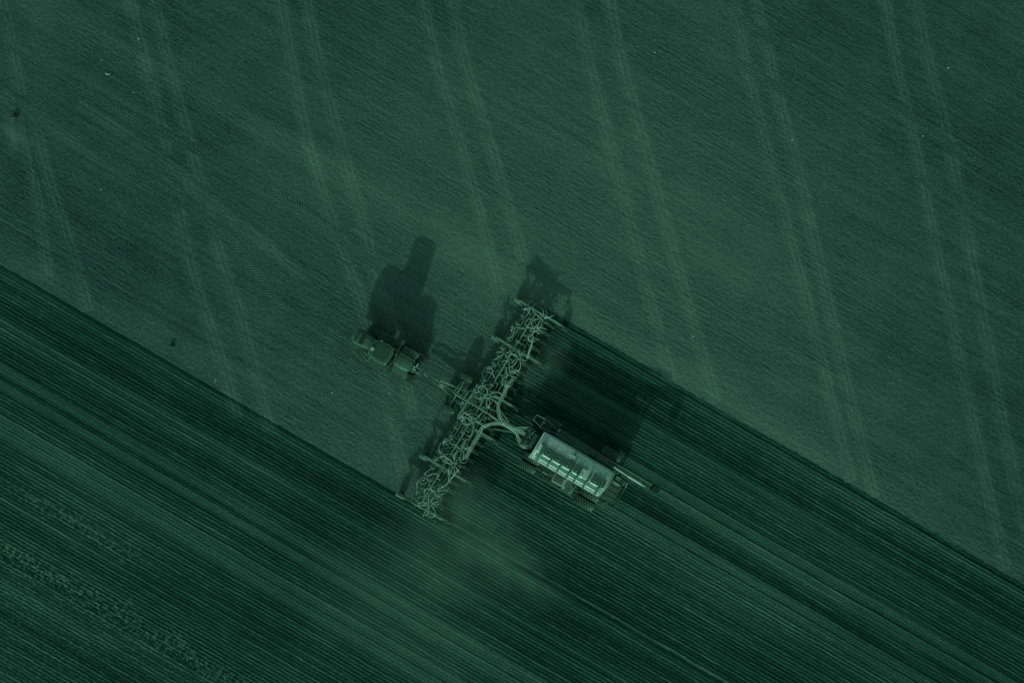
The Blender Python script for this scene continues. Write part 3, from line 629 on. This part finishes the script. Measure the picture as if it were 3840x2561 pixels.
# marker poles and small fittings
MB().tube([DL(1822, 1376, 1.3), DL(1809, 1397, 1.25), DL(1812, 1418, 1.1)], .022).cyl(DL(1822, 1376, 1.25), DL(1822, 1376, 1.42), .05).build('marker_arm', 'frame', dr)
m = MB(); rs2 = random.Random(5)
for sgw in (1, -1):
    for k in range(26):
        w = sgw * rs2.uniform(9.2, 11.0); m.box(D(w, rs2.uniform(-1.6, 2.2), rs2.uniform(.6, 1.2)), (rs2.uniform(.08, .35), .06, .06), rs2.uniform(-.4, .4))
for k in range(70): m.box(D(rs2.uniform(-10.4, 10.4), rs2.choice((-.95, -.6, .1, .7, 1.2)), 1.12), (rs2.uniform(.08, .3), rs2.uniform(.05, .12), .07), rs2.choice((0, 0, 1.57)))
m.build('bracket', 'frame', dr)
for w in (10.75, -10.9):
    MB().beam(D(w, -.7, .9), D(w, 1.9, .9), .09).beam(D(w, -.2, .9), D(w * .97, -.2, .95), .07).beam(D(w, 1.2, .9), D(w * .97, 1.2, .95), .07).build('end_rail', 'dark', dr)
MB().beam(D(0, 1.3, .7), D(-.1, 4.6, .62), .2, .16).beam(D(1.2, 1.3, .7), D(-.1, 4.4, .62), .12).beam(D(-1.3, 1.3, .7), D(-.1, 4.4, .62), .12).build('rear_hitch', 'frame2', dr)

# ------------------------------------------------------------------ air cart
CO = Vector((5.45, -11.12, 0)); CH = R(150)
ca = root('air_cart', CO, CH, 'white seed tank cart on big lugged tyres with dark lids and side conveyor', 'seed cart')
cC, sC = math.cos(CH), math.sin(CH)
def CL(px, py, z):
    p = W(px, py, z) - CO; return Vector((p.x * cC + p.y * sC, -p.x * sC + p.y * cC, z))
# tank: section (l, z), front at f=3.6, rear at f=-3.6
sec = [(-1.32, 1.9), (-1.34, 2.75), (-1.20, 2.98), (-.75, 3.06), (-.30, 3.10), (.45, 3.04), (.52, 2.98), (1.22, 2.46), (1.36, 2.28), (1.30, 1.9), (.6, 1.0), (-.6, 1.0)]
def tank(f0, f1, ins=0): return [[(f, y * (1 - ins * e), z - (.12 * e)) for y, z in sec] for f, e in ((f0, 1), (f0 - .12 if f0 > f1 else f0 + .12, 0), (f1 + .12 if f0 > f1 else f1 - .12, 0), (f1, 1))]
tk = MB().loft(tank(3.6, .32, .04)).build('tank', 'tank', ca, label='pale clean front tank')
tk2 = MB().loft(tank(.30, -3.6, .04)).build('tank', 'dusty', ca, label='dusty rear tank')
def roofz(l):
    for (a, za), (b, zb) in zip(sec[1:], sec[2:9]):
        if a <= l <= b: return za + (zb - za) * (l - a) / (b - a)
    return 2.3
# white patch sheet and end flange
MB().beam((3.66, -1.3, 2.82), (3.66, 1.32, 2.45), .10, .35).build('tank_rim', 'tank', ca)
MB().beam((-3.62, -1.28, 2.92), (-3.62, .3, 3.05), .05, .2).build('tank_rim', 'tank', ca)
MB().prism([(-.1, 0), (.3, 0), (.3, .5), (-.1, .5)], 'z', 0, .01)
def slab(f0, f1, l0, l1, up, th=.03):
    n = max(1, int((l1 - l0) / .25)); m = MB(); top = []; bot = []
    for k in range(n + 1):
        l = l0 + (l1 - l0) * k / n; z = roofz(l) + up; top.append((l, z)); bot.append((l, z - th))
    return m.prism(top + bot[::-1], 'x', f0, f1)
# lids with white lips and handles
for f, wl_ in ((2.42, .80), (1.42, .78), (.42, .78), (-.50, .50), (-1.12, .42), (-2.45, .80)):
    ld = slab(f - wl_ / 2, f + wl_ / 2, -.28, .44, .09, .07).build('tank_lid', 'lid' if wl_ > .45 else 'dusty', ca, bev=.012)
    MB().box((f - .02, .28, 3.2), (.04, .14, .05)).box((f + .06, .22, 3.2), (.10, .03, .04)).build('latch', 'steel', ld)
    MB().beam((f - wl_ * .4, -.30, 3.2), (f + wl_ * .1, -.30, 3.2), .03).build('hinge', 'dark', ld)
    slab(f - wl_ * .42, f + wl_ * .42, .46, .62, .10, .05).build('lid_lip', 'white', ld)
# slope rails, white panels
for f0, f1 in ((3.35, 1.95), (1.85, .95), (.85, -.1), (-.2, -1.75), (-1.9, -3.3)):
    slab(f0, f1, .98, 1.16, .03).build('side_panel', 'white', ca)
    slab(f0, f1, 1.19, 1.33, .03).build('side_panel', 'white', ca)
    slab(f0, f1, .66, .93, .02).build('side_panel', 'fender', ca, label='dark strip under the lids')
for l, s_ in ((.66, .045), (.96, .035), (1.175, .035), (1.40, .06)):
    z = roofz(min(l, 1.35)) + (.08 if l < 1.3 else .0)
    MB().beam((3.45, l, z), (-3.5, l, z), s_).build('grab_rail', 'dark' if l < 1.3 else 'white', ca)
# dark straps
for f, wd in ((3.02, .30), (1.92, .15), (.92, .16), (-.08, .18), (-.82, .12), (-1.82, .16), (-3.05, .25)):
    slab(f - wd / 2, f + wd / 2, -.30, 1.30, .16, .09).build('strap', 'lid', ca)
    MB().tube(spline([(f + .05, .5, 3.22), (f + .02, .85, 3.1), (f - .03, 1.2, 2.82), (f - .05, 1.35, 2.48)]), .035).build('lid_arm', 'dark', ca)
MB().box((3.15, -.35, 3.22), (.5, .22, .14), bev=.03).box((-3.2, .1, 3.12), (.3, .6, .1)).build('sensor_box', 'lid', ca)
MB().box((3.62, 1.2, 2.40), (.35, .4, .16), bev=.05).build('corner_cap', 'white', ca)
MB().box((.42, -.62, 3.085), (.5, .42, .03)).build('repair_sheet', 'tank', ca)
# chassis, axles and wheels
ch = MB().beam((4.6, -.75, 1.05), (-5.0, -.75, 1.05), .22, .3).beam((4.6, .75, 1.05), (-5.0, .75, 1.05), .22, .3)
for f in (4.4, 3.2, 1.2, -.8, -2.9, -4.9): ch.beam((f, -.8, 1.05), (f, .8, 1.05), .2, .25)
ch.beam((3.2, -2.5, .85), (3.2, 2.5, .85), .2).beam((-2.9, -2.8, 1.0), (-2.9, 2.8, 1.0), .24); ch.build('chassis', 'dark', ca)
MB().beam((4.5, 0, .95), (6.9, .1, .68), .22, .2).beam((4.5, .7, .95), (6.4, .12, .7), .14).beam((4.5, -.7, .95), (6.4, .08, .7), .14).build('tongue', 'frame2', ca)
ft, fr = tyre_mb(.85, .62, 20, .07).mesh('front_tyre', 'rubber'), rim_mb(.85, .62).mesh('front_rim', 'rim')
rt, rrm = tyre_mb(1.02, .74, 22, .08).mesh('rear_tyre', 'rubber'), rim_mb(1.02, .74).mesh('rear_rim', 'rim')
for l in (-2.35, -1.5, 1.5, 2.35): wheel(ca, (3.25, l, .85), .85, .62, ft, fr)
for l in (-2.55, -1.62, 1.66, 2.58): wheel(ca, (-2.92, l, 1.02), 1.02, .74, rt, rrm)
# plenum, fans and pipes in front of the tank
fn = MB().cyl((4.55, -.55, 1.5), (4.55, -.05, 1.5), .42, n=20).cyl((4.5, .25, 1.45), (4.5, .7, 1.45), .38, n=20).box((4.25, 0, 1.25), (.8, 1.7, .4), bev=.04).box((4.05, -.1, 1.9), (.5, 1.3, .5), bev=.05)
fn.build('fan', 'dark', ca)
pp = MB(); rs3 = random.Random(8)
for k in range(9):
    y = -.8 + k * .2; pp.tube(spline([(5.0, y, 1.35), (4.7, y + rs3.uniform(-.1, .1), 1.75), (4.3, y, 1.8), (3.9, y, 1.5)]), .045)
pp.build('air_pipe', 'dark', ca)
m = MB()
for k in range(14): m.box((rs3.uniform(3.9, 5.0), rs3.uniform(-.9, .9), rs3.uniform(1.9, 2.1)), (.10, .05, .05), rs3.uniform(0, 3))
m.beam((5.0, .9, 1.9), (4.3, .65, 2.1), .04).build('fitting', 'steel', ca)
# side conveyor: hopper, long tube, spout
hp = MB(); zt = 2.0; ol = [(5.05, -1.75), (5.0, -2.28), (4.1, -2.32), (3.4, -2.22), (2.65, -1.98), (2.55, -1.72), (3.3, -1.50), (4.2, -1.48)]
inn = [(f * .93 + .27, (l + 1.88) * .72 - 1.88) for f, l in ol]
hp.loft([[(*p, 1.45) for p in inn], [(*p, zt) for p in ol], [(*((p[0] - 3.9) * .96 + 3.9, (p[1] + 1.88) * .9 - 1.88), zt) for p in ol], [(*((p[0] - 3.9) * .9 + 3.9, (p[1] + 1.88) * .62 - 1.88), 1.6) for p in ol]])
hopper = hp.build('hopper', 'fender', ca)
MB().tube([(*p, zt + .02) for p in ol + ol[:1]], .025).build('hopper_rim', 'frame', hopper)
MB().beam((4.15, -1.5, 1.98), (4.15, -2.3, 1.98), .04).beam((3.35, -1.5, 1.98), (3.35, -2.2, 1.98), .04).build('hopper_bar', 'frame', hopper)
MB().box((2.52, -2.05, 2.15), (.12, .22, .18)).box((4.05, -2.0, 2.04), (.12, .1, .06)).build('decal_plate', 'white', hopper)
E = CL(2440, 1828, 3.0)
cv = MB().beam((2.6, -1.95, 1.9), (E.x, E.y, 2.9), .40, .30).build('conveyor_tube', 'dark', ca)
MB().beam((2.6, -2.17, 2.02), (E.x, E.y - .22, 3.04), .05).beam((2.6, -1.72, 2.02), (E.x, E.y + .22, 3.04), .05).build('conveyor_rail', 'frame', cv)
MB().beam((1.6, -1.93, 2.24), (-2.6, -1.86, 2.66), .22, .05).build('belt_cover', 'fender', cv)
a, b = CL(2302, 1751, 3.25), CL(2352, 1783, 3.4); c, d = CL(2353, 1784, 3.4), CL(2402, 1813, 3.45)
MB().cyl(a, b, .055, n=12).build('return_pipe', 'tank', cv); MB().cyl(c, d, .10, .10, n=14).cyl(d, CL(2412, 1822, 3.4), .10, .03, n=14).build('return_pipe', 'tank', cv)
MB().cyl(CL(2412, 1820, 3.35), CL(2419, 1824, 3.3), .05).build('return_nozzle', 'steel', cv)
sp0 = CL(2457, 1836, 2.9)
MB().box((sp0.x, sp0.y, 2.7), (.66, .62, .75), R(-12), bev=.06).build('spout', 'canvas', ca)
for f in (1.2, -1.4, -3.4): MB().beam((f, -1.2, 2.2), (f, -1.9, 2.15 + (2.6 - f) * .13), .08).build('conveyor_bracket', 'dark', ca)
MB().beam((-4.4, -.9, 1.3), (-4.4, -1.75, 2.75), .1).beam((-3.9, -.9, 1.3), (-4.6, -1.75, 2.75), .08).build('conveyor_stand', 'dark', ca)
# rear deck
rd = MB().box((-4.35, .15, 1.75), (1.45, 2.5, .06)).build('rear_deck', 'deck', ca)
m = MB()
for k in range(5): m.beam((-3.7, -1.0 + k * .5, 1.80), (-5.0, -1.0 + k * .5, 1.80), .035)
m.build('deck_bar', 'frame2', rd)
MB().beam((-5.15, -1.25, 2.6), (-5.15, 1.45, 2.6), .09).beam((-5.15, -1.25, 1.7), (-5.15, -1.25, 2.6), .06).beam((-5.15, 1.45, 1.7), (-5.15, 1.45, 2.6), .06).beam((-5.15, .1, 1.7), (-5.15, .1, 2.6), .05).build('guard_rail', 'dark', ca)
MB().tube(spline([(-3.75, 1.0, 2.5), (-4.4, .55, 2.7), (-4.7, .4, 2.7), (-4.75, .55, 2.65), (-4.3, .9, 2.6), (-3.8, 1.1, 2.5)]), .035).tube(spline([(-4.0, 1.75, 2.4), (-4.5, 1.3, 2.5), (-4.8, 1.2, 2.4)]), .04).build('handrail', 'dark', ca)
MB().cyl((-4.0, -.55, 2.0), (-4.7, -.5, 2.0), .16, n=14).box((-4.3, -.95, 2.05), (.5, .35, .4), bev=.04).box((-4.95, -.8, 2.2), (.2, .3, .5)).build('hydraulic_motor', 'frame2', ca)
MB().beam((-5.2, -.6, 2.62), (-5.1, -1.05, 2.66), .05).build('latch_bar', 'steel', ca)
MB().box((-4.55, 1.85, 1.3), (.75, .75, .06), R(20)).box((-4.5, 1.75, 1.36), (.55, .22, .05), R(20)).build('rear_step', 'deck', ca)
# left side boxes and platform
bx = MB().box((.34, 1.92, 1.95), (1.05, .72, .6), bev=.03).build('side_box', 'white', ca)
MB().box((.36, 1.90, 2.28), (.88, .52, .05), bev=.02).build('box_lid', 'fender', bx); MB().box((.3, 1.95, 2.32), (.1, .05, .03)).build('latch', 'steel', bx)
MB().box((-.28, 1.72, 2.22), (.13, .85, .10)).build('cross_arm', 'white', ca)
pt = MB().box((-.75, 2.05, 1.72), (1.0, 1.1, .06)).build('platform', 'deck', ca)
MB().box((-.42, 2.25, 1.9), (.26, .26, .16), R(10), bev=.02).build('sample_box', 'white', pt)
MB().tube(spline([(-.35, 1.6, 2.1), (-.9, 1.75, 2.2), (-1.15, 2.1, 2.1), (-1.1, 2.5, 1.9)]), .03).tube(spline([(-.3, 1.85, 2.1), (-.8, 2.0, 2.1)]), .025).build('handrail', 'frame', pt)
MB().beam((1.6, 2.62, 1.5), (-1.3, 2.62, 1.5), .07).beam((1.6, 2.5, 1.55), (0, 2.5, 1.55), .04).beam((1.6, 2.4, 1.55), (0, 2.4, 1.55), .04).box((.8, 2.2, 1.45), (1.6, .8, .05)).build('walkway', 'deck', ca)
MB().beam((-1.32, 1.5, 1.9), (-1.32, 2.65, 1.5), .12, .3).build('mudguard', 'dark', ca)
MB().cyl((1.9, 1.9, 1.6), (1.35, 1.95, 1.6), .2, n=14).build('filter', 'dark', ca)

# ------------------------------------------------------------------ stones and clods
rs4 = random.Random(3)
def lump(r, sq=(1, 1, .6), seed=0):
    q = random.Random(seed); bm = bmesh.new(); bmesh.ops.create_icosphere(bm, subdivisions=2, radius=r)
    for v in bm.verts: v.co *= 1 + q.uniform(-.2, .2)
    for v in bm.verts: v.co.x *= sq[0]; v.co.y *= sq[1]; v.co.z *= sq[2]
    me = bpy.data.meshes.new('lump'); bm.to_mesh(me); bm.free(); return me
stones = [((520, 147), .07, 'small pale stone nearest the top edge left of centre'), ((500, 348), .05, 'tiny pale stone below the curled pale scrap'), ((2970, 526), .06, 'small pale stone between the two upper right tyre tracks'),
          ((3555, 256), .07, 'small pale stone in the far upper right field'), ((2455, 198), .06, 'small pale stone right of the middle pale bands near the top'), ((809, 1427), .06, 'small pale stone close to the seeded edge left of the tractor'),
          ((1245, 1472), .06, 'small pale stone between the tractor and the seeded edge'), ((380, 711), .06, 'small pale stone on the ground left of the long chevron track'), ((2598, 1262), .06, 'small pale stone right of the cart shadow near the pale bands'),
          ((381, 226), .05, 'tiny pale stone above the curled pale scrap'), ((3460, 511), .06, 'small pale stone right of the upper right tyre track')]
for i, (p, r, lb) in enumerate(stones):
    me = lump(r, seed=i); me.materials.append(M['stone']); o = bpy.data.objects.new('stone', me); COL.objects.link(o); o.location = W(*p, 0) + Vector((0, 0, r * .4)); tag(o, lb, 'stone', 'pale stones lying on the field')
o = MB().tube(spline([(-.16, .06, .03), (-.17, -.03, .05), (-.05, -.09, .05), (.1, -.08, .04), (.15, -.02, .03)]), .035).build('plastic_scrap', 'stone'); o.location = W(405, 277)
tag(o, 'curled pale scrap lying on the dark upper left field', 'scrap')
for p, r, lb in (((56, 441), .30, 'dark rough clod beside the pale dust at the left edge'), ((645, 1297), .20, 'dark clod on the pale ground above the seeded edge')):
    me = lump(r, (1.1, .8, .9), 7); me.materials.append(M['clod']); o = bpy.data.objects.new('clod', me); COL.objects.link(o); o.location = W(*p) + Vector((0, 0, r * .4)); tag(o, lb, 'clod')

# ------------------------------------------------------------------ blown dust
def dust(px, py, z, size, rz, dens, sc=1.2):
    m = bpy.data.materials.new('dust'); m.use_nodes = True; N = NT(m.node_tree); N.n.remove(N.n['Principled BSDF'])
    v = N.n.new('ShaderNodeVolumePrincipled'); v.inputs['Color'].default_value = (.95, .78, .80, 1); v.inputs['Anisotropy'].default_value = .2
    tc = N.n.new('ShaderNodeTexCoord').outputs['Object']
    ln = N.n.new('ShaderNodeVectorMath'); ln.operation = 'LENGTH'; N.l.new(tc, ln.inputs[0])
    fall = N.m('POWER', N.m('MAXIMUM', N.sub(1.0, ln.outputs['Value']), 0.0), 1.3)
    nz = N.ramp(N.noise(tc, sc, 3, .6), .38, .66, .12, 1.0)
    N.l.new(N.mul(fall, nz, dens), v.inputs['Density'])
    N.l.new(v.outputs[0], N.n['Material Output'].inputs['Volume'])
    bm = bmesh.new(); bmesh.ops.create_icosphere(bm, subdivisions=3, radius=1); me = bpy.data.meshes.new('dust_cloud'); bm.to_mesh(me); bm.free(); me.materials.append(m)
    o = bpy.data.objects.new('dust_cloud', me); COL.objects.link(o); o.location = W(px, py, z); o.scale = size; o.rotation_euler = (0, 0, rz)
    tag(o, kind='stuff')
dust(1770, 1970, 1.4, (8.0, 5.2, 1.3), R(-35), .24, 2.6)
dust(1910, 2110, 1.5, (7.5, 3.6, 1.4), R(-38), .20, 2.8)
dust(1745, 1850, 1.1, (2.6, 3.6, 1.0), R(-20), .30)
dust(1500, 2290, 2.2, (13, 8.5, 2.1), R(-20), .07, 1.6)
dust(1650, 2110, 2.0, (8, 5, 1.9), R(-30), .10, 1.6)
dust(2070, 1335, .9, (2.4, 3.2, .8), R(-25), .34)  # dust added to pale the rows where sun falls behind the right wing
dust(1985, 1400, .8, (1.6, 2.2, .7), R(-25), .30)
dust(48, 500, .8, (1.2, 2.6, .7), R(12), .45, 1.5)
